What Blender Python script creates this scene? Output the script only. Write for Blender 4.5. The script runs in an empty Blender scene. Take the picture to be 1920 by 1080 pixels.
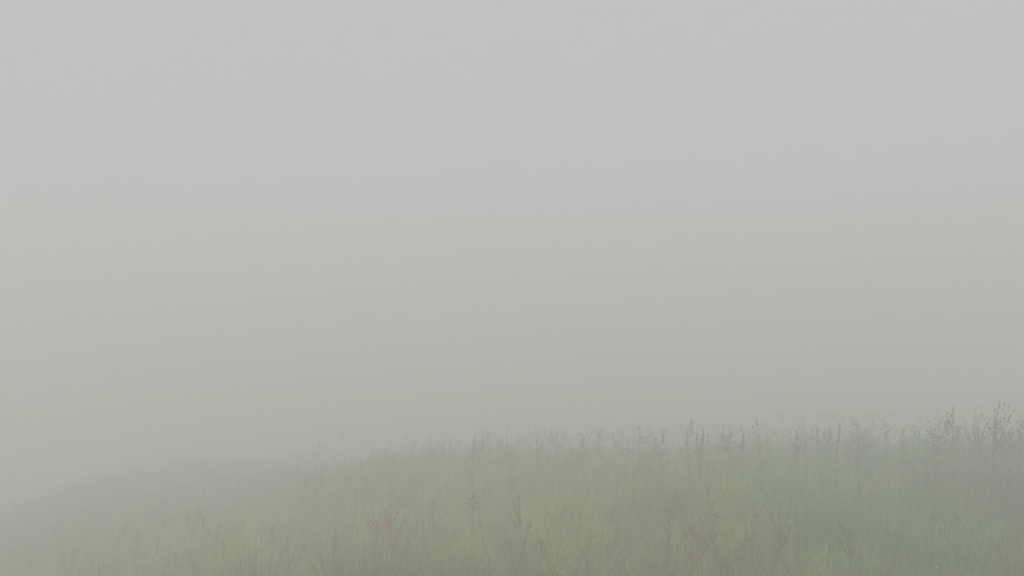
import bpy, math, random
import numpy as np
from mathutils import Vector, Matrix

random.seed(11)
rng = np.random.default_rng(11)
R = math.radians
scene = bpy.context.scene
C = scene.collection

# ------------------------------------------------------------------ camera
CAM_Z = 3.30
FPX = 1663.0                      # focal length in pixels of the 1920 px wide photograph
cam_data = bpy.data.cameras.new('camera')
cam_data.sensor_width = 36.0
cam_data.lens = 36.0 * FPX / 1920.0
cam_data.clip_start = 0.05
cam_data.clip_end = 3000.0
cam = bpy.data.objects.new('camera', cam_data)
C.objects.link(cam)
cam.location = (0, 0, CAM_Z)
cam.rotation_euler = (R(90), 0, 0)
scene.camera = cam

# ------------------------------------------------------------------ light
SUN_EL, SUN_AZ = 48.0, 215.0
world = bpy.data.worlds.new('World')
scene.world = world
world.use_nodes = True
nt = world.node_tree
for n in list(nt.nodes):
    nt.nodes.remove(n)
out = nt.nodes.new('ShaderNodeOutputWorld')
bg = nt.nodes.new('ShaderNodeBackground')
bg.inputs['Strength'].default_value = 0.10
sky = nt.nodes.new('ShaderNodeTexSky')
sky.sky_type = 'NISHITA'
sky.sun_disc = False
sky.sun_elevation = R(SUN_EL)
sky.sun_rotation = R(SUN_AZ)
sky.dust_density = 4.0
mix = nt.nodes.new('ShaderNodeMix')
mix.data_type = 'RGBA'
mix.inputs[0].default_value = 0.93          # a closed layer of stratus over the clear sky
mix.inputs[7].default_value = (5.74, 5.66, 5.96, 1)
nt.links.new(sky.outputs[0], mix.inputs[6])
nt.links.new(mix.outputs[2], bg.inputs['Color'])
nt.links.new(bg.outputs[0], out.inputs['Surface'])

sun_d = bpy.data.lights.new('sun', 'SUN')
sun_d.energy = 1.1
sun_d.angle = R(35)
sun_d.color = (1.0, 0.975, 0.94)
sun = bpy.data.objects.new('sun', sun_d)
C.objects.link(sun)
az = R(SUN_AZ)
sdir = Vector((math.sin(az) * math.cos(R(SUN_EL)), math.cos(az) * math.cos(R(SUN_EL)), math.sin(R(SUN_EL))))
sun.rotation_euler = (-sdir).to_track_quat('-Z', 'Y').to_euler()
sun.location = (0, 0, 60)

vs = scene.view_settings
vs.view_transform = 'Standard'
vs.look = 'None'
vs.gamma = 1.0
vs.exposure = 0.0
try:
    scene.cycles.volume_bounces = 12
    scene.cycles.max_bounces = 16
except Exception:
    pass

# ------------------------------------------------------------------ helpers
def srgb(r, g, b):
    f = lambda c: (c / 255 / 12.92) if c / 255 <= 0.04045 else ((c / 255 + 0.055) / 1.055) ** 2.4
    return (f(r), f(g), f(b), 1.0)


def tag(o, label=None, cat=None, group=None, kind=None):
    if label: o['label'] = label
    if cat: o['category'] = cat
    if group: o['group'] = group
    if kind: o['kind'] = kind
    return o


PX = [-60, -30, -18, -11.4, -8.4, -6.7, -5.5, -3.8, 0.0, 3.1, 7.5, 14, 30, 60]
PZ = [-12.5, -9.6, -7.3, -5.5, -4.72, -4.27, -3.93, -3.42, -2.80, -2.50, -2.10, -1.75, -1.6, -1.6]
GRASS_H = 0.42
_fx = np.linspace(-60, 60, 1201)
_fz = np.interp(_fx, PX, PZ)
_k = np.hanning(31); _k /= _k.sum()
_fz = np.convolve(np.pad(_fz, 15, mode='edge'), _k, mode='valid')


def softplus(v, w=1.6):
    return np.where(v / w > 30, v, w * np.log1p(np.exp(np.minimum(v / w, 30))))


def ground(x, y):
    """height of the meadow: a bank that falls to the left and drops away behind its crest"""
    x = np.asarray(x, dtype=float); y = np.asarray(y, dtype=float)
    z = np.interp(x, _fx, _fz) + CAM_Z - GRASS_H
    crest = np.clip(19.5 - 0.53 * x + 0.5 * np.maximum(-3.5 - x, 0), 10, 32)
    z = z - 0.040 * np.clip(y - 9, 0, 14) * np.clip((x + 10) / 4, 0, 1)
    drop = 0.30 * softplus(y - crest - 1.0, 2.0)
    z = z - 11 * (1 - np.exp(-drop / 11))
    z = z + 0.07 * np.sin(0.9 * x + 0.5 * y) + 0.05 * np.sin(1.7 * y - 0.8 * x + 1.3) + 0.03 * np.sin(2.9 * x + 1.1 * y) + 0.08 * (np.sin(0.31 * x - 0.23 * y + 0.6) - 0.6) * np.clip((y - 10) / 8, 0, 1) * np.clip(-x / 4, 0, 1)
    behind = np.clip(-y / 30, 0, 1)
    return z * (1 - behind) + behind * np.minimum(z, -0.3)


def vnoise(x, y, s, seed):
    """smooth value noise in 0..1"""
    g = np.random.default_rng(seed).random((64, 64))
    u = x / s + 17.3; v = y / s + 9.1
    i = np.floor(u).astype(int); j = np.floor(v).astype(int)
    a = u - i; b = v - j
    a = a * a * (3 - 2 * a); b = b * b * (3 - 2 * b)
    G = lambda p, q: g[p % 64, q % 64]
    return (G(i, j) * (1 - a) + G(i + 1, j) * a) * (1 - b) + (G(i, j + 1) * (1 - a) + G(i + 1, j + 1) * a) * b


def mesh_np(name, verts, quads, mat, tris=None, tint=None, parent=None, smooth=False):
    me = bpy.data.meshes.new(name)
    verts = np.asarray(verts, dtype=np.float32)
    quads = np.asarray(quads, dtype=np.int32).reshape(-1, 4)
    tris = np.zeros((0, 3), np.int32) if tris is None else np.asarray(tris, dtype=np.int32).reshape(-1, 3)
    me.vertices.add(len(verts)); me.vertices.foreach_set('co', verts.ravel())
    nl = quads.size + tris.size
    me.loops.add(nl)
    me.loops.foreach_set('vertex_index', np.concatenate([quads.ravel(), tris.ravel()]))
    me.polygons.add(len(quads) + len(tris))
    starts = np.concatenate([np.arange(len(quads)) * 4, quads.size + np.arange(len(tris)) * 3])
    me.polygons.foreach_set('loop_start', starts.astype(np.int32))
    me.update(calc_edges=True)
    if tint is not None:
        a = me.color_attributes.new('tint', 'FLOAT_COLOR', 'POINT')
        c = np.ones((len(verts), 4), np.float32); c[:, :3] = tint
        a.data.foreach_set('color', c.ravel())
    me.materials.append(mat)
    if smooth:
        me.polygons.foreach_set('use_smooth', np.ones(len(me.polygons), bool))
    o = bpy.data.objects.new(name, me)
    C.objects.link(o)
    if parent is not None:
        o.parent = parent
    return o


# ------------------------------------------------------------------ materials
def leaf_mat(name, col=None, attr=None, trans=0.3, rough=0.7, vary=0.25):
    m = bpy.data.materials.new(name); m.use_nodes = True
    t = m.node_tree; t.nodes.clear()
    o = t.nodes.new('ShaderNodeOutputMaterial')
    p = t.nodes.new('ShaderNodeBsdfPrincipled'); p.inputs['Roughness'].default_value = rough
    p.inputs['Specular IOR Level'].default_value = 0.25
    tr = t.nodes.new('ShaderNodeBsdfTranslucent')
    mx = t.nodes.new('ShaderNodeMixShader'); mx.inputs[0].default_value = trans
    if attr:
        a = t.nodes.new('ShaderNodeAttribute'); a.attribute_name = attr; src = a.outputs['Color']
    else:
        a = t.nodes.new('ShaderNodeRGB'); a.outputs[0].default_value = col; src = a.outputs[0]
    tc = t.nodes.new('ShaderNodeTexCoord')
    no = t.nodes.new('ShaderNodeTexNoise'); no.inputs['Scale'].default_value = 6.0; no.inputs['Detail'].default_value = 4
    mp = t.nodes.new('ShaderNodeMapRange')
    mp.inputs['To Min'].default_value = 1 - vary; mp.inputs['To Max'].default_value = 1 + vary
    vm = t.nodes.new('ShaderNodeVectorMath'); vm.operation = 'SCALE'
    t.links.new(tc.outputs['Object'], no.inputs['Vector'])
    t.links.new(no.outputs['Fac'], mp.inputs['Value'])
    t.links.new(src, vm.inputs[0]); t.links.new(mp.outputs[0], vm.inputs['Scale'])
    t.links.new(vm.outputs[0], p.inputs['Base Color']); t.links.new(vm.outputs[0], tr.inputs['Color'])
    t.links.new(p.outputs[0], mx.inputs[1]); t.links.new(tr.outputs[0], mx.inputs[2])
    t.links.new(mx.outputs[0], o.inputs['Surface'])
    return m


M_GRASS = leaf_mat('grass_blades', attr='tint', trans=0.35)
M_STEM = leaf_mat('green_stem', (0.17, 0.19, 0.045, 1), trans=0.1)
M_DRYSTEM = leaf_mat('dry_stem', (0.16, 0.13, 0.07, 1), trans=0.1)
M_SEED = leaf_mat('brown_seed', (0.26, 0.23, 0.13, 1), trans=0.15)
M_SEEDGREEN = leaf_mat('green_seed', (0.22, 0.23, 0.09, 1), trans=0.15)
M_RED = leaf_mat('rust_red_seed', (0.40, 0.20, 0.10, 1), trans=0.2)
M_PALE = leaf_mat('pale_flower', (0.62, 0.60, 0.42, 1), trans=0.3)
M_STRAW = leaf_mat('straw', (0.36, 0.31, 0.17, 1), trans=0.3)
M_LEAF = leaf_mat('broad_leaf', (0.13, 0.18, 0.035, 1), trans=0.3)


def soil_mat():
    m = bpy.data.materials.new('meadow_floor'); m.use_nodes = True
    t = m.node_tree
    p = t.nodes['Principled BSDF']; p.inputs['Roughness'].default_value = 0.95
    tc = t.nodes.new('ShaderNodeTexCoord')
    n1 = t.nodes.new('ShaderNodeTexNoise'); n1.inputs['Scale'].default_value = 0.8; n1.inputs['Detail'].default_value = 6
    cr = t.nodes.new('ShaderNodeValToRGB')
    cr.color_ramp.elements[0].position = 0.3; cr.color_ramp.elements[0].color = (0.15, 0.17, 0.025, 1)
    cr.color_ramp.elements[1].position = 0.7; cr.color_ramp.elements[1].color = (0.23, 0.26, 0.04, 1)
    t.links.new(tc.outputs['Object'], n1.inputs['Vector'])
    t.links.new(n1.outputs['Fac'], cr.inputs['Fac'])
    t.links.new(cr.outputs['Color'], p.inputs['Base Color'])
    return m


# ------------------------------------------------------------------ ground
def build_ground():
    n = 321
    t = np.linspace(-1, 1, n)
    w = np.sinh(t * 4.2) / np.sinh(4.2) * 420
    X, Y = np.meshgrid(w, w + 12, indexing='xy')
    Z = ground(X, Y)
    v = np.stack([X, Y, Z], -1).reshape(-1, 3)
    i, j = np.meshgrid(np.arange(n - 1), np.arange(n - 1), indexing='xy')
    a = (j * n + i).ravel()
    q = np.stack([a, a + 1, a + 1 + n, a + n], 1)
    o = mesh_np('ground', v, q, soil_mat(), smooth=True)
    tag(o, kind='structure')
    return v[:, 2].min()


ZLOW = build_ground()

# ------------------------------------------------------------------ grass
def palette(x, y, n):
    """own colour of each blade: olive in the middle, fresher green to the right, reddish-brown seed near right"""
    az = x / np.maximum(y, 1)
    base = np.empty((n, 3))
    olive = np.array([0.37, 0.44, 0.015]); green = np.array([0.110, 0.420, 0.060])
    straw = np.array([0.44, 0.42, 0.15]); brown = np.array([0.310, 0.270, 0.130]); yel = np.array([0.350, 0.380, 0.015])
    wg = 1 / (1 + np.exp(-(az - 0.29 + 0.10 * (vnoise(x, y, 1.6, 3) - 0.5)) * 30))
    wg = wg * (0.75 + 0.25 * vnoise(x, y, 2.2, 4))
    base = olive + (green - olive) * wg[:, None]
    wy = np.clip((vnoise(x, y, 1.1, 5) - 0.45) * 3, 0, 1) * np.exp(-((az - 0.12) / 0.22) ** 2) * np.clip((11.5 - y) / 2, 0, 1)
    base = base + (yel - base) * (0.8 * wy)[:, None]
    wb = np.clip((vnoise(x, y, 1.3, 6) - 0.45) * 3, 0, 1) * (1 / (1 + np.exp(-(az - 0.36) * 16)))
    edge = 1 / (1 + np.exp(-(az - 0.53) * 40))
    wb = np.clip(wb * 0.45 + edge * 0.6, 0, 0.9)
    base = base + (brown - base) * wb[:, None]
    k = rng.random(n)
    s = (k < 0.05)[:, None]
    base = np.where(s, straw * (0.7 + 0.5 * rng.random((n, 1))), base)
    base = base * (0.40 + 1.15 * rng.random((n, 1)))
    clump = np.clip((vnoise(x, y, 0.38, 8) - 0.5) * 2.2 + 0.5, 0, 1)
    return base * (0.68 + 0.50 * clump)[:, None]


def blades(x, y, length, width, lean, segs=3):
    n = len(x)
    z = ground(x, y)
    th = rng.random(n) * 2 * np.pi            # lean direction
    th = np.where(rng.random(n) < 0.45, 0.3 + 0.7 * rng.standard_normal(n), th)   # light wind drift to the right
    fa = rng.random(n) * np.pi                # facing
    dx, dy = np.cos(th), np.sin(th)
    wx, wy = np.cos(fa), np.sin(fa)
    V = []
    for k in range(segs + 1):
        t = k / segs
        bend = lean * length * t ** 1.9
        cx = x + dx * bend; cy = y + dy * bend
        cz = z - 0.03 + length * t * (1 - 0.28 * lean * t)
        hw = width * 0.5 * (1 - t) ** 0.6
        if k < segs:
            V.append(np.stack([cx - wx * hw, cy - wy * hw, cz], 1))
            V.append(np.stack([cx + wx * hw, cy + wy * hw, cz], 1))
        else:
            V.append(np.stack([cx, cy, cz], 1))
    V = np.stack(V, 1)                        # n, 2*segs+1, 3
    m = 2 * segs + 1
    off = (np.arange(n) * m)[:, None]
    q = []
    for k in range(segs - 1):
        q.append(np.stack([off[:, 0] + 2 * k, off[:, 0] + 2 * k + 1, off[:, 0] + 2 * k + 3, off[:, 0] + 2 * k + 2], 1))
    q = np.concatenate(q)
    tr = np.stack([off[:, 0] + 2 * segs - 2, off[:, 0] + 2 * segs - 1, off[:, 0] + 2 * segs], 1)
    return V.reshape(-1, 3), q, tr, m


def scatter(n, y0, y1, half=0.70, xpad=2.0):
    y = y0 + (y1 - y0) * rng.random(n)
    # more of them per metre where the wedge is wider
    y = np.sqrt(y0 ** 2 + (y1 ** 2 - y0 ** 2) * rng.random(n))
    x = (rng.random(n) * 2 - 1) * (half * y + xpad)
    return x, y


def build_grass():
    parts = []
    for (n, y0, y1, wd, lmean) in ((100000, 4.0, 12.0, 0.0065, 0.46), (120000, 12.0, 24.0, 0.0075, 0.42), (60000, 24.0, 42.0, 0.014, 0.45)):
        x, y = scatter(n, y0, y1)
        cl = vnoise(x, y, 0.45, 21); c2 = vnoise(x, y, 1.9, 22)
        L = lmean * (0.30 + 1.05 * cl ** 1.5 + 0.55 * c2) * (0.65 + 0.7 * rng.random(n))
        lean = 0.15 + 0.55 * rng.random(n)
        w = wd * (0.6 + 0.8 * rng.random(n))
        V, q, t, m = blades(x, y, L, w, lean)
        parts.append((V, q, t, np.repeat(palette(x, y, n), m, 0)))
    # thin upright flowering culms that nobody could count, each topped with a narrow spike
    n = 15000
    x, y = scatter(n, 5.5, 26.0)
    keep = vnoise(x, y, 1.4, 31) > 0.35
    x, y = x[keep], y[keep]; n = len(x)
    L = 0.55 + 0.50 * rng.random(n) ** 1.6
    V, q, t, m = blades(x, y, L, 0.0035 * np.ones(n), 0.05 + 0.3 * rng.random(n))
    parts.append((V, q, t, np.repeat(palette(x, y, n) * 0.75, m, 0)))
    tips = V.reshape(n, m, 3)[:, -1]
    # spikelets of those culms: little lens-shaped faces round the tip
    k = 18
    P = np.repeat(tips, k, 0)
    h = rng.random(n * k)
    spread = 0.035 * (1 - h) + 0.008
    a = rng.random(n * k) * 2 * np.pi
    P = P + np.stack([np.cos(a) * spread, np.sin(a) * spread, -0.16 * (1 - h)], 1)
    s = 0.0034 + 0.0028 * rng.random(n * k)
    b = rng.random(n * k) * np.pi
    ux, uy = np.cos(b), np.sin(b)
    q4 = np.stack([P + np.stack([0 * s, 0 * s, 1.8 * s], 1), P + np.stack([ux * s, uy * s, 0 * s], 1),
                   P - np.stack([0 * s, 0 * s, 1.8 * s], 1), P - np.stack([ux * s, uy * s, 0 * s], 1)], 1).reshape(-1, 3)
    qi = np.arange(n * k * 4).reshape(-1, 4)
    ct = np.where(rng.random(n)[:, None] < 0.25, np.array([[0.24, 0.18, 0.09]]), np.array([[0.23, 0.23, 0.09]])) * (0.6 + 0.7 * rng.random((n, 1)))
    parts.append((q4, qi, np.zeros((0, 3), int), np.repeat(ct, k * 4, 0)))
    vo = 0; VS, QS, TS, CS = [], [], [], []
    for V, q, t, c in parts:
        VS.append(V); QS.append(q + vo); TS.append(t + vo); CS.append(c); vo += len(V)
    o = mesh_np('meadow_grass', np.concatenate(VS), np.concatenate(QS), M_GRASS, np.concatenate(TS), np.concatenate(CS))
    tag(o, 'long olive and green meadow grass covering the foggy bank', 'grass', kind='stuff')


build_grass()

# ------------------------------------------------------------------ individual plants
class MB:
    """collects tubes, leaf strips and seeds for ONE mesh"""
    def __init__(s): s.v = []; s.f = []
    def tube(s, pts, r0, r1, n=5):
        pts = [Vector(p) for p in pts]; b = len(s.v)
        for i, p in enumerate(pts):
            d = (pts[min(i + 1, len(pts) - 1)] - pts[max(i - 1, 0)]).normalized()
            u = d.orthogonal().normalized(); w = d.cross(u)
            r = r0 + (r1 - r0) * i / (len(pts) - 1)
            for k in range(n):
                a = 2 * math.pi * k / n
                s.v.append(tuple(p + (u * math.cos(a) + w * math.sin(a)) * r))
        for i in range(len(pts) - 1):
            for k in range(n):
                s.f.append((b + i * n + k, b + i * n + (k + 1) % n, b + (i + 1) * n + (k + 1) % n, b + (i + 1) * n + k))
        s.f.append(tuple(b + (len(pts) - 1) * n + k for k in range(n)))
    def seed(s, p, d, l, r):
        """a pointed ellipsoid grain"""
        p = Vector(p); d = Vector(d).normalized(); u = d.orthogonal().normalized(); w = d.cross(u); b = len(s.v)
        s.v.append(tuple(p - d * l * 0.5))
        for k in range(4):
            a = math.pi / 2 * k
            s.v.append(tuple(p + (u * math.cos(a) + w * math.sin(a)) * r))
        s.v.append(tuple(p + d * l * 0.5))
        for k in range(4):
            s.f.append((b, b + 1 + (k + 1) % 4, b + 1 + k)); s.f.append((b + 5, b + 1 + k, b + 1 + (k + 1) % 4))
    def strip(s, pts, wd, fold=0.25):
        """a leaf with a midrib, tapering at both ends"""
        pts = [Vector(p) for p in pts]; b = len(s.v); m = len(pts) - 1
        for i, p in enumerate(pts):
            d = (pts[min(i + 1, m)] - pts[max(i - 1, 0)]).normalized()
            side = d.cross(Vector((0, 0, 1)))
            side = side.normalized() if side.length > 1e-3 else Vector((1, 0, 0))
            up = side.cross(d)
            t = i / m; h = wd * 0.5 * max(0.04, (math.sin(math.pi * min(1, 0.12 + 0.88 * t)) ** 0.6))
            s.v += [tuple(p + side * h + up * h * fold), tuple(p), tuple(p - side * h + up * h * fold)]
        for i in range(m):
            a = b + 3 * i
            s.f += [(a, a + 1, a + 4, a + 3), (a + 1, a + 2, a + 5, a + 4)]
    def build(s, name, mat, parent):
        me = bpy.data.meshes.new(name); me.from_pydata(s.v, [], s.f); me.materials.append(mat)
        o = bpy.data.objects.new(name, me); C.objects.link(o); o.parent = parent
        return o


def curve(p, d, L, droop, n=6, wob=0.0):
    p = Vector(p); d = Vector(d).normalized(); out_ = [p.copy()]
    for i in range(n):
        d = (d + Vector((random.uniform(-wob, wob), random.uniform(-wob, wob), -droop / n))).normalized()
        p = p + d * L / n; out_.append(p.copy())
    return out_


def thing(name):
    e = bpy.data.objects.new(name, None); e.empty_display_size = 0.1; C.objects.link(e); return e


def leaves(root, n, L, wd, mat=M_STEM, lo=0.0, hi=0.3, out_=0.6):
    for _ in range(n):
        a = random.uniform(0, 6.283); z = random.uniform(lo, hi)
        m = MB(); m.strip(curve((0, 0, z), (math.cos(a) * out_, math.sin(a) * out_, 1), L * random.uniform(.7, 1.2), 1.3, 7, 0.08), wd)
        m.build('leaf', mat, root)


def open_panicle(H=1.1, lean=0.1, ph=0.28, spread=0.11, seedmat=M_SEED, stemmat=M_STEM, name='panicle_grass', whorls=8, fat=1.0, nleaf=3):
    """culm with an airy branching seed head"""
    root = thing(name)
    a = random.uniform(0, 6.28)
    top = curve((0, 0, 0), (lean * math.cos(a), lean * math.sin(a), 1), H, 0.10 * 0 + 0.05, 10, 0.02)
    m = MB(); m.tube(top, 0.0026 * fat, 0.0010 * fat); m.build('stem', stemmat, root)
    hd = MB()
    zlen = H
    def at(t):
        f = t * 10; i = min(9, int(f)); return top[i].lerp(top[i + 1], f - i)
    for w in range(whorls):
        t = 1 - ph / H * (1 - w / whorls)
        p = at(t)
        L = spread * (1 - 0.75 * w / whorls) * random.uniform(0.8, 1.2)
        for b in range(random.randint(3, 5)):
            an = random.uniform(0, 6.28)
            br = curve(p, (math.cos(an), math.sin(an), 0.8), L, 0.5, 5, 0.12)
            hd.tube(br, 0.0011 * fat, 0.0007 * fat, 3)
            for k in range(int(7 + L * 90)):
                f = random.uniform(0.35, 1.0) * 5; i = min(4, int(f)); q = br[i].lerp(br[i + 1], f - i)
                q = q + Vector((random.uniform(-.003, .003), random.uniform(-.003, .003), random.uniform(-.004, .003)))
                hd.seed(q, (random.uniform(-.5, .5), random.uniform(-.5, .5), 1), 0.0085 * fat, 0.0020 * fat)
    for k in range(14):
        q = at(random.uniform(1 - 0.25 * ph / H, 1)) + Vector((random.uniform(-.008, .008), random.uniform(-.008, .008), 0.01))
        hd.seed(q, (0, 0, 1), 0.011 * fat, 0.003 * fat)
    hd.build('seed_head', seedmat, root)
    leaves(root, nleaf, 0.38, 0.008, stemmat, 0.05, 0.5 * H, 0.45)
    return root


def spire(H=1.2, lean=0.05, ph=0.35, seedmat=M_SEED, stemmat=M_STEM, name='dock_plant', branches=5, fat=1.0, blen=0.22, nleaf=4):
    """branched upright stalk crowded with whorls of seeds, as on dock or sorrel"""
    root = thing(name)
    a = random.uniform(0, 6.28)
    top = curve((0, 0, 0), (lean * math.cos(a), lean * math.sin(a), 1), H, 0.0, 10, 0.025)
    m = MB(); m.tube(top, 0.0040 * fat, 0.0016 * fat, 6); m.build('stem', stemmat, root)
    def at(pts, t):
        f = t * (len(pts) - 1); i = min(len(pts) - 2, int(f)); return pts[i].lerp(pts[i + 1], f - i)
    def clad(hd, pts, t0, n, rad):
        ws = [random.uniform(t0, 1) for _ in range(max(4, n // 7))]
        for k in range(n):
            t = random.choice(ws) + random.uniform(-0.012, 0.012); t = min(1, max(0, t))
            an = random.uniform(0, 6.28); rr = rad * (1.15 - 0.75 * t) * random.uniform(0.3, 1)
            q = at(pts, t) + Vector((math.cos(an) * rr, math.sin(an) * rr, random.uniform(-.01, .006)))
            hd.seed(q, (math.cos(an) * .6, math.sin(an) * .6, -0.6), 0.009 * fat, 0.0042 * fat)
    hd = MB(); clad(hd, top, 1 - ph / H, 110, 0.022 * fat); hd.build('seed_head', seedmat, root)
    for b in range(branches):
        t = 1 - ph / H * random.uniform(0.5, 1.5); p = at(top, max(0.25, t)); an = random.uniform(0, 6.28)
        br = curve(p, (math.cos(an) * .8, math.sin(an) * .8, 1.0), blen * random.uniform(.7, 1.2), -0.5, 6, 0.05)
        hb = MB(); hb.tube(br, 0.0028 * fat, 0.001 * fat, 4); clad(hb, br, 0.2, 60, 0.018 * fat)
        hb.build('side_branch', seedmat, root)
    leaves(root, nleaf, 0.24, 0.045, M_LEAF, 0.05, 0.45 * H, 0.9)
    return root


def forked(H=0.9, name='forked_weed', spreadx=0.18, seedmat=M_SEEDGREEN, stemmat=M_STEM, n=4, lean=(0, 0), fat=1.0):
    """weed whose stem forks into straight rising arms, small buds at their tips"""
    root = thing(name)
    z0 = H * 0.45
    st = [Vector((lean[0] * H * t, lean[1] * H * t, z0 * t)) for t in (0, .35, .7, 1)]
    m = MB(); m.tube(st, 0.0065 * fat, 0.005 * fat, 6); m.build('stem', stemmat, root)
    for k in range(n):
        sgn = 1 if k % 2 else -1
        d = Vector((lean[0] + sgn * random.uniform(.22, .55) * spreadx / .18, random.uniform(-.4, .4), 1))
        s0 = st[-1].lerp(st[-2], random.uniform(0, .9))
        arm = curve(s0, d, (H - z0) * random.uniform(.7, 1.15), -0.25, 6, 0.05)
        b = MB(); b.tube(arm, 0.0042 * fat, 0.0018 * fat, 5)
        for i in (3, 4, 5):
            an = random.uniform(0, 6.28)
            tw = curve(arm[i], (math.cos(an) * .7, math.sin(an) * .7, 1), 0.08, -0.2, 3, 0.1)
            b.tube(tw, 0.0016 * fat, 0.001 * fat, 3)
        br = b.build('branch', stemmat, root)
        h = MB()
        for _ in range(16):
            q = arm[-1] + Vector((random.uniform(-.018, .018), random.uniform(-.018, .018), random.uniform(-.05, .02)))
            h.seed(q, (random.uniform(-.4, .4), 0, 1), 0.012 * fat, 0.004 * fat)
        h.build('bud_cluster', seedmat, br)
    leaves(root, 6, 0.20, 0.018, M_LEAF, 0.1, z0, 1.0)
    return root


def flower(H=0.7, name='pale_flower', petals=9, stemmat=M_STEM):
    root = thing(name)
    top = curve((0, 0, 0), (random.uniform(-.1, .1), random.uniform(-.1, .1), 1), H, 0, 6, 0.04)
    m = MB(); m.tube(top, 0.003, 0.0016); m.build('stem', stemmat, root)
    h = MB(); c = top[-1]
    for k in range(petals):
        an = 6.283 * k / petals
        h.strip([c, c + Vector((math.cos(an) * .012, math.sin(an) * .012, .006)), c + Vector((math.cos(an) * .024, math.sin(an) * .024, .004))], 0.012)
    h.build('petals', M_PALE, root)
    d = MB(); d.seed(c + Vector((0, 0, .004)), (0, 0, 1), 0.012, 0.007); d.build('flower_centre', M_STRAW, root)
    leaves(root, 2, 0.16, 0.010, M_STEM, .05, .3, .6)
    return root


def tussock(n=220, H=0.75, rad=0.22, mat=M_STEM, name='grass_tussock'):
    """dense clump of tall upright blades"""
    root = thing(name)
    for g, (mm, share) in enumerate(((mat, .85), (M_STRAW, .15))):
        m = MB()
        for _ in range(int(n * share)):
            a = random.uniform(0, 6.28); r = rad * random.random() ** .7
            d = (math.cos(a) * .35 * r / rad, math.sin(a) * .35 * r / rad, 1)
            m.strip(curve((math.cos(a) * r, math.sin(a) * r, -0.02), d, H * random.uniform(.55, 1.15), .35, 6, 0.04), random.uniform(.005, .010))
        m.build('blades' if g == 0 else 'dry_blades', mm, root)
    return root


def copy_thing(o):
    c = o.copy(); C.objects.link(c)
    for ch in o.children:
        k = ch.copy(); C.objects.link(k); k.parent = c
        for g in ch.children:
            q = g.copy(); C.objects.link(q); q.parent = k
    return c


def plant_at(o, px, py, H, y_max=40.0):
    """stand plant o (own height H) on the ground where its top shows at photo pixel px, py"""
    ax = (px - 960) / FPX; az = -(py - 540) / FPX
    best = None
    ys = np.arange(5.0, y_max, 0.02)
    diff = (CAM_Z + az * ys) - (ground(ax * ys, ys) + H)
    s = np.where(np.sign(diff[:-1]) != np.sign(diff[1:]))[0]
    i = s[0] if len(s) else int(np.argmin(np.abs(diff)))
    y = float(ys[i]); x = ax * y
    o.location = (x, y, float(ground(x, y)) - 0.01)
    return y


SEEN = []
def put(o, px, py, H, label, cat, group=None, rz=None):
    y = plant_at(o, px, py, H)
    if rz is not None: o.rotation_euler = (0, 0, rz)
    tag(o, label, cat, group)
    SEEN.append((px, py, round(y, 1)))
    return o


# --- foreground, each with its own look and place
put(spire(1.15, .08, .42, M_RED, M_DRYSTEM, 'sorrel_plant', 9, 1.3, .30), 742, 945, 1.15,
    'rust-red sorrel with spreading seed branches, the taller of the red pair above the dark tussock', 'sorrel')
put(spire(1.00, .10, .36, M_RED, M_DRYSTEM, 'sorrel_plant', 9, 1.3, .28), 692, 962, 1.00,
    'rust-red sorrel with spreading seed branches, the shorter one left in the red pair', 'sorrel')
put(spire(0.80, .05, .22, M_RED, M_DRYSTEM, 'sorrel_plant', 4, 1.1, .14), 766, 1004, 0.80,
    'small low rust-red sorrel tuft just right of the dark tussock', 'sorrel')
put(open_panicle(1.12, .03, .16, .09, M_SEED, M_STEM, 'umbel_weed', 6, 1.9, 3), 880, 925, 1.12,
    'slender stalk with a compact bushy brown head, alone right of the red sorrel', 'weed')
put(spire(1.15, .04, .34, M_SEED, M_STEM, 'dock_plant', 4, 1.5, .20), 977, 925, 1.15,
    'tall narrow brown seed spire rising over a forked stem in the middle foreground', 'dock')
put(forked(0.95, 'forked_weed', .18, n=4, fat=1.7), 968, 978, 0.95,
    'green weed forking into a wide V right under the tall narrow brown spire', 'weed')
put(forked(0.86, 'forked_weed', .14, n=3, lean=(.15, 0), fat=1.2), 900, 985, 0.86,
    'thin forked weed leaning right below the compact bushy brown head', 'weed')
put(open_panicle(1.12, .12, .26, .12, M_SEED, M_STEM, 'panicle_grass', 8, 1.8, 3), 1240, 918, 1.12,
    'wide airy grass panicle standing highest in the right middle foreground', 'grass stalk')
put(forked(0.92, 'forked_weed', .10, n=2, lean=(.35, 0), fat=1.9), 1236, 965, 0.92,
    'dark straight weed stem slanting up to the right beneath the wide airy panicle', 'weed')
put(spire(0.88, .05, .20, M_RED, M_DRYSTEM, 'sorrel_plant', 4, 1.1, .12), 1258, 972, 0.88,
    'small rust-red sorrel head just right of the dark slanting weed stem', 'sorrel')
put(spire(0.84, .05, .20, M_RED, M_DRYSTEM, 'sorrel_plant', 8, 1.2, .26), 1305, 990, 0.84,
    'broad low rust-red sorrel in the right middle foreground, above the pale flowers', 'sorrel')
put(spire(0.74, .05, .16, M_RED, M_DRYSTEM, 'sorrel_plant', 3, 1.0, .10), 1302, 1024, 0.74,
    'tiny rust-red sorrel between the pale flowers low in the grass', 'sorrel')
put(spire(1.05, .05, .34, M_SEED, M_DRYSTEM, 'dock_plant', 6, 1.2, .24), 1470, 945, 1.05,
    'bushy brown dock at the edge between olive and fresh green grass', 'dock')
put(forked(0.85, 'forked_weed', .2, n=5, lean=(-.15, 0), fat=1.5, stemmat=M_SEED), 1468, 985, 0.85,
    'dark brown forked stem leaning left below the bushy brown dock', 'weed')
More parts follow.
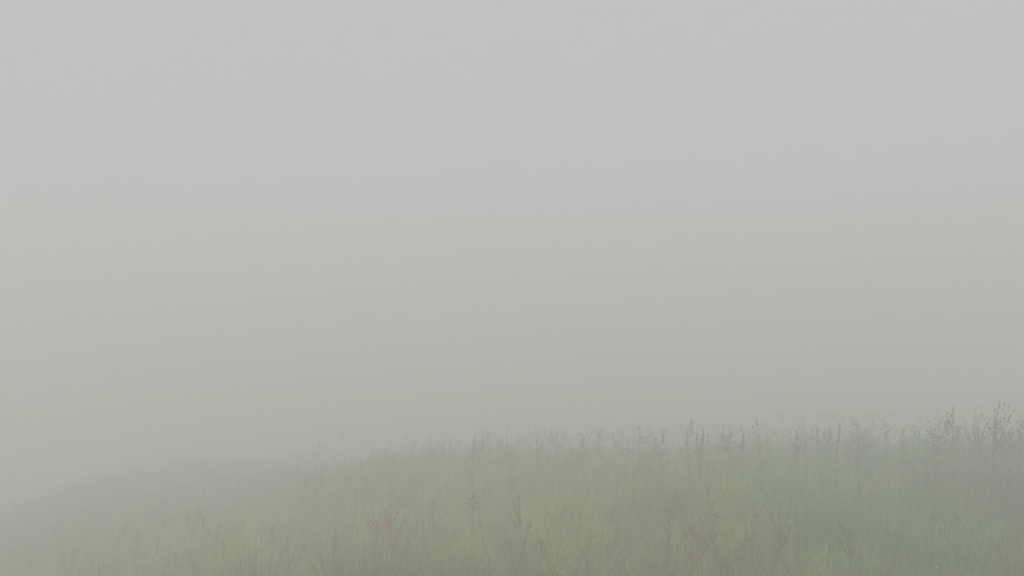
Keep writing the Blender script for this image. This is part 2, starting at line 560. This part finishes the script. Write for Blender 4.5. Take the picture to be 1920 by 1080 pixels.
put(forked(0.75, 'forked_weed', .16, n=3, lean=(-.4, 0), fat=1.9), 1556, 1005, 0.75,
    'thin dark stem leaning steeply left in the fresh green grass', 'weed')
put(spire(0.80, .05, .24, M_DRYSTEM, M_DRYSTEM, 'dock_plant', 6, 1.1, .22), 1600, 985, 0.80,
    'low dull brown dock right of the steeply leaning dark stem', 'dock')
put(spire(0.92, .03, .26, M_STRAW, M_STEM, 'straw_spike', 0, 1.0, .1), 1172, 978, 0.92,
    'single straw-coloured spike left of the wide airy panicle', 'grass stalk')
put(spire(1.0, .03, .34, M_SEED, M_STEM, 'dock_plant', 1, .9, .12), 378, 955, 1.0,
    'lone thin brown spike farthest left in the near grass', 'dock')
put(open_panicle(.95, .08, .22, .08, M_SEED, M_STEM, 'panicle_grass', 6, 1.2, 3), 500, 985, .95,
    'small drooping brown grass head between the lone thin spike and the tall green culm', 'grass stalk')
put(open_panicle(.95, .02, .14, .025, M_SEEDGREEN, M_STEM, 'green_culm', 5, 1.5, 3), 626, 990, .95,
    'straight tall green culm with a tight head on the left flank of the dark tussock', 'grass stalk')
put(tussock(300, .80, .26), 700, 1012, .80, 'dense dark tussock of upright blades below the red sorrel', 'tussock')
put(tussock(120, .80, .10), 632, 1008, .80, 'slim dark tussock of upright blades left of the dense one', 'tussock')
put(tussock(110, .66, .16), 868, 1040, .66, 'loose dark tussock below the thin forked weed', 'tussock')
put(tussock(110, .70, .14), 1235, 1015, .70, 'open tussock of dark blades under the dark slanting weed stem', 'tussock')
put(forked(1.0, 'forked_weed', .22, n=5, fat=1.5), 1060, 990, 1.0,
    'green weed with five rising arms between the wide V weed and the straw-coloured spike', 'weed')
put(forked(.9, 'forked_weed', .20, n=4, lean=(.2, 0), fat=1.1), 1085, 1015, .9,
    'low green weed leaning right beneath the five-armed weed', 'weed')
put(forked(1.0, 'forked_weed', .24, n=5, fat=1.5), 1362, 945, 1.0,
    'wide-armed green weed between the broad low sorrel and the bushy brown dock', 'weed')
put(open_panicle(1.15, .10, .24, .11, M_SEED, M_STEM, 'panicle_grass', 8, 1.2, 3), 1345, 925, 1.15,
    'brown airy panicle above the wide-armed green weed', 'grass stalk')
put(tussock(170, .85, .22), 1400, 1030, .75, 'dark tussock under the wide-armed green weed', 'tussock')
put(tussock(170, .80, .24), 1000, 1045, .70, 'dark tussock at the foot of the wide V weed', 'tussock')
put(tussock(150, .80, .22), 480, 1035, .70, 'dark tussock beneath the small drooping brown grass head', 'tussock')
put(tussock(150, .75, .24), 1620, 1040, .68, 'tussock in fresh green grass below the low dull brown dock', 'tussock')
for (px, py, H, lb) in ((1294, 1019, .72, 'small pale yellow flower, the higher of two below the broad red sorrel'),
                        (1311, 1042, .64, 'small pale yellow flower, the lower of two below the broad red sorrel'),
                        (1418, 1023, .66, 'small pale flower in olive grass left of the dark brown forked stem'),
                        (1752, 1060, .52, 'small pale flower low in the brownish grass at lower right'),
                        (1774, 966, .75, 'small pale flower alone in the hazy green grass at right')):
    put(flower(H), px, py, H, lb, 'flower')

# --- notable plants on the crest
put(spire(1.30, .03, .50, M_SEED, M_STEM, 'dock_plant', 7, 1.05, .16), 1431, 782, 1.30,
    'tall dark dock spire, most distinct on the middle right crest', 'dock')
put(spire(1.05, .03, .40, M_SEED, M_STEM, 'dock_plant', 6, 1.3, .20), 1493, 806, 1.05,
    'short conical dark dock on the crest right of the tall dark spire', 'dock')
put(spire(1.15, .04, .40, M_SEED, M_STEM, 'dock_plant', 2, 1.5, .14), 1566, 794, 1.15,
    'narrow dark spike on the crest between the conical dock and the paired heads', 'dock')
put(open_panicle(1.25, .05, .30, .12, M_SEED, M_STEM, 'panicle_grass', 8, 1.3, 3), 1609, 784, 1.25,
    'tall nodding brown head on the crest, left of the paired heads', 'grass stalk')
put(open_panicle(1.15, .03, .20, .09, M_SEED, M_STEM, 'panicle_grass', 6, 1.3, 3), 1666, 790, 1.15,
    'round-topped dark grass head on the crest above the fresh green grass', 'grass stalk')
put(open_panicle(1.1, .05, .22, .09, M_SEED, M_STEM, 'panicle_grass', 6, 1.3, 3), 1710, 796, 1.1,
    'small dark grass head close left of the bushy crest docks', 'grass stalk')
put(spire(1.20, .05, .34, M_SEED, M_DRYSTEM, 'dock_plant', 10, .95, .26), 1757, 778, 1.20,
    'bushy brown dock on the right crest, left of the slim upright spike', 'dock')
put(spire(1.30, .05, .34, M_SEED, M_DRYSTEM, 'dock_plant', 5, 1.5, .20), 1772, 774, 1.25,
    'tall brown dock standing behind the bushy one on the right crest', 'dock')
put(spire(1.38, .02, .36, M_SEEDGREEN, M_STEM, 'dock_plant', 1, 1.4, .14), 1789, 758, 1.38,
    'slim upright grey-green spike on the right crest', 'dock')
put(spire(1.40, .06, .55, M_SEED, M_DRYSTEM, 'dock_plant', 16, .95, .38), 1862, 762, 1.40,
    'largest dark bushy dock, highest plant on the right crest', 'dock')
put(spire(1.25, .06, .50, M_SEED, M_DRYSTEM, 'dock_plant', 16, .95, .38), 1832, 778, 1.25,
    'wide dark dock leaning against the largest one from its left', 'dock')
put(spire(1.20, .06, .45, M_SEED, M_DRYSTEM, 'dock_plant', 14, .95, .34), 1893, 780, 1.20,
    'brown dock right of the largest one, near the right end of the crest', 'dock')
put(open_panicle(1.2, .05, .28, .10, M_SEED, M_STEM, 'panicle_grass', 8, 1.3, 3), 1912, 786, 1.2,
    'rightmost brown grass head on the crest', 'grass stalk')
put(open_panicle(1.25, .04, .24, .09, M_SEED, M_STEM, 'panicle_grass', 7, 1.3, 3), 1290, 785, 1.25,
    'tallest faint grass head on the middle crest, well left of the dark spire', 'grass stalk')
put(open_panicle(1.2, .04, .24, .09, M_SEED, M_STEM, 'panicle_grass', 7, 1.3, 3), 1202, 796, 1.2,
    'faint pair-topped grass head on the middle crest left of the tallest faint one', 'grass stalk')
put(spire(1.15, .03, .36, M_SEED, M_STEM, 'dock_plant', 2, 1.5, .14), 886, 815, 1.15,
    'dim narrow spike on the crest above the compact bushy brown head', 'dock')
put(open_panicle(1.25, .06, .30, .12, M_SEED, M_STEM, 'panicle_grass', 8, 1.3, 3), 640, 792, 1.25,
    'palest tall grass head at the left end of the crest, fading into fog', 'grass stalk')

# --- many look-alike stalks: five kinds made once, then copied with their parts
KINDS = [
    (lambda: open_panicle(1.1, .10, .26, .11, M_SEED, M_STEM, 'panicle_grass', 7, 1.1, 2), 1.1, 'airy brown-headed grass stalk'),
    (lambda: open_panicle(1.0, .16, .22, .08, M_SEEDGREEN, M_STEM, 'panicle_grass', 7, 1.05, 2), 1.0, 'loose greenish grass stalk'),
    (lambda: spire(1.1, .07, .30, M_SEED, M_STEM, 'seed_stalk', 2, .95, .14, 2), 1.1, 'stiff brown seed spike'),
    (lambda: open_panicle(.95, .26, .18, .05, M_STRAW, M_DRYSTEM, 'straw_stalk', 6, 1.0, 2), .95, 'bent straw-coloured stalk'),
    (lambda: open_panicle(1.15, .06, .16, .03, M_SEEDGREEN, M_STEM, 'narrow_stalk', 6, 1.1, 2), 1.15, 'narrow green-headed stalk'),
    (lambda: forked(.85, 'forked_weed', .20, n=3, fat=.85), .85, 'small forked green weed'),
    (lambda: forked(.80, 'forked_weed', .12, n=2, lean=(.32, 0), fat=.85), .80, 'slanting forked weed stem'),
]
protos = [[mk(), H, False] for mk, H, _ in KINDS]


def many(n, fx, where, kinds=(0, 1, 2, 3, 4), turn=True):
    for i in range(n):
        k = kinds[i % len(kinds)]; p = protos[k]
        px, py, s = fx()
        o = p[0] if not p[2] else copy_thing(p[0])
        p[2] = True
        o.scale = (s, s, s)
        lb = KINDS[k][2] + ' ' + where
        put(o, px, py, p[1] * s, lb, 'weed' if k > 4 else 'grass stalk', lb, random.uniform(0, 6.28))


def crest_px(px):
    return float(np.interp(px, [350, 480, 640, 1000, 1300, 1600, 1920], [900, 860, 832, 815, 808, 806, 800]))


def crest_fx(a, b, lo, hi):
    def f():
        px = random.uniform(a, b); return px, crest_px(px) + random.uniform(lo, hi), random.uniform(.85, 1.1)
    return f


def near_fx(a, b, c, d, s0=.62, s1=.92):
    def f():
        return random.uniform(a, b), c + (d - c) * random.random() ** .7, random.uniform(s0, s1)
    return f


many(10, crest_fx(560, 870, -14, 10), 'on the crest left of the dim narrow spike')
many(14, crest_fx(900, 1190, -12, 12), 'on the crest right of the dim narrow spike')
many(14, crest_fx(1215, 1420, -12, 14), 'on the crest left of the tall dark spire', (0, 2, 4, 1))
many(12, crest_fx(1505, 1740, -8, 14), 'on the crest between conical and bushy dock', (0, 2, 1))
many(18, crest_fx(1740, 1918, -10, 16), 'among the bushy docks at the right crest', (0, 2, 1))
many(21, near_fx(120, 480, 1000, 1080), 'in the near grass at lower left', (0, 2, 4, 3, 5, 6, 1))
many(14, near_fx(500, 620, 985, 1080), 'in the near grass left of the slim tussock', (0, 2, 4, 1, 5, 6, 3))
many(28, near_fx(780, 1130, 985, 1080), 'in the near olive grass right of the dense tussock', (5, 0, 6, 4, 1, 3, 2))
many(28, near_fx(1130, 1460, 975, 1080), 'in the near olive grass around the pale flowers', (6, 0, 5, 1, 2, 4, 3))
many(28, near_fx(1500, 1915, 975, 1080), 'in the near grass at lower right', (0, 1, 3, 5, 6, 2, 4))
many(8, near_fx(660, 1350, 880, 950, .8, 1.0), 'alone in the hazy middle of the bank', (0, 1))

# ------------------------------------------------------------------ haze
def build_haze():
    x0, x1, y0, y1 = -430.0, 430.0, -418.0, 442.0
    z0, z1 = float(ZLOW) - 1.0, CAM_Z + 1.6
    v = [(x0, y0, z0), (x1, y0, z0), (x1, y1, z0), (x0, y1, z0), (x0, y0, z1), (x1, y0, z1), (x1, y1, z1), (x0, y1, z1)]
    f = [(0, 3, 2, 1), (4, 5, 6, 7), (0, 1, 5, 4), (1, 2, 6, 5), (2, 3, 7, 6), (3, 0, 4, 7)]
    me = bpy.data.meshes.new('haze'); me.from_pydata(v, [], f)
    m = bpy.data.materials.new('haze'); m.use_nodes = True
    t = m.node_tree; t.nodes.clear()
    o = t.nodes.new('ShaderNodeOutputMaterial'); p = t.nodes.new('ShaderNodeVolumePrincipled')
    p.inputs['Color'].default_value = (0.9955, 0.9985, 0.9942, 1)
    p.inputs['Density'].default_value = 0.074
    p.inputs['Anisotropy'].default_value = 0.1
    t.links.new(p.outputs[0], o.inputs['Volume'])
    me.materials.append(m)
    ob = bpy.data.objects.new('haze', me); C.objects.link(ob)
    tag(ob, 'dense pale grey fog lying over the whole bank', 'fog', kind='stuff')


build_haze()
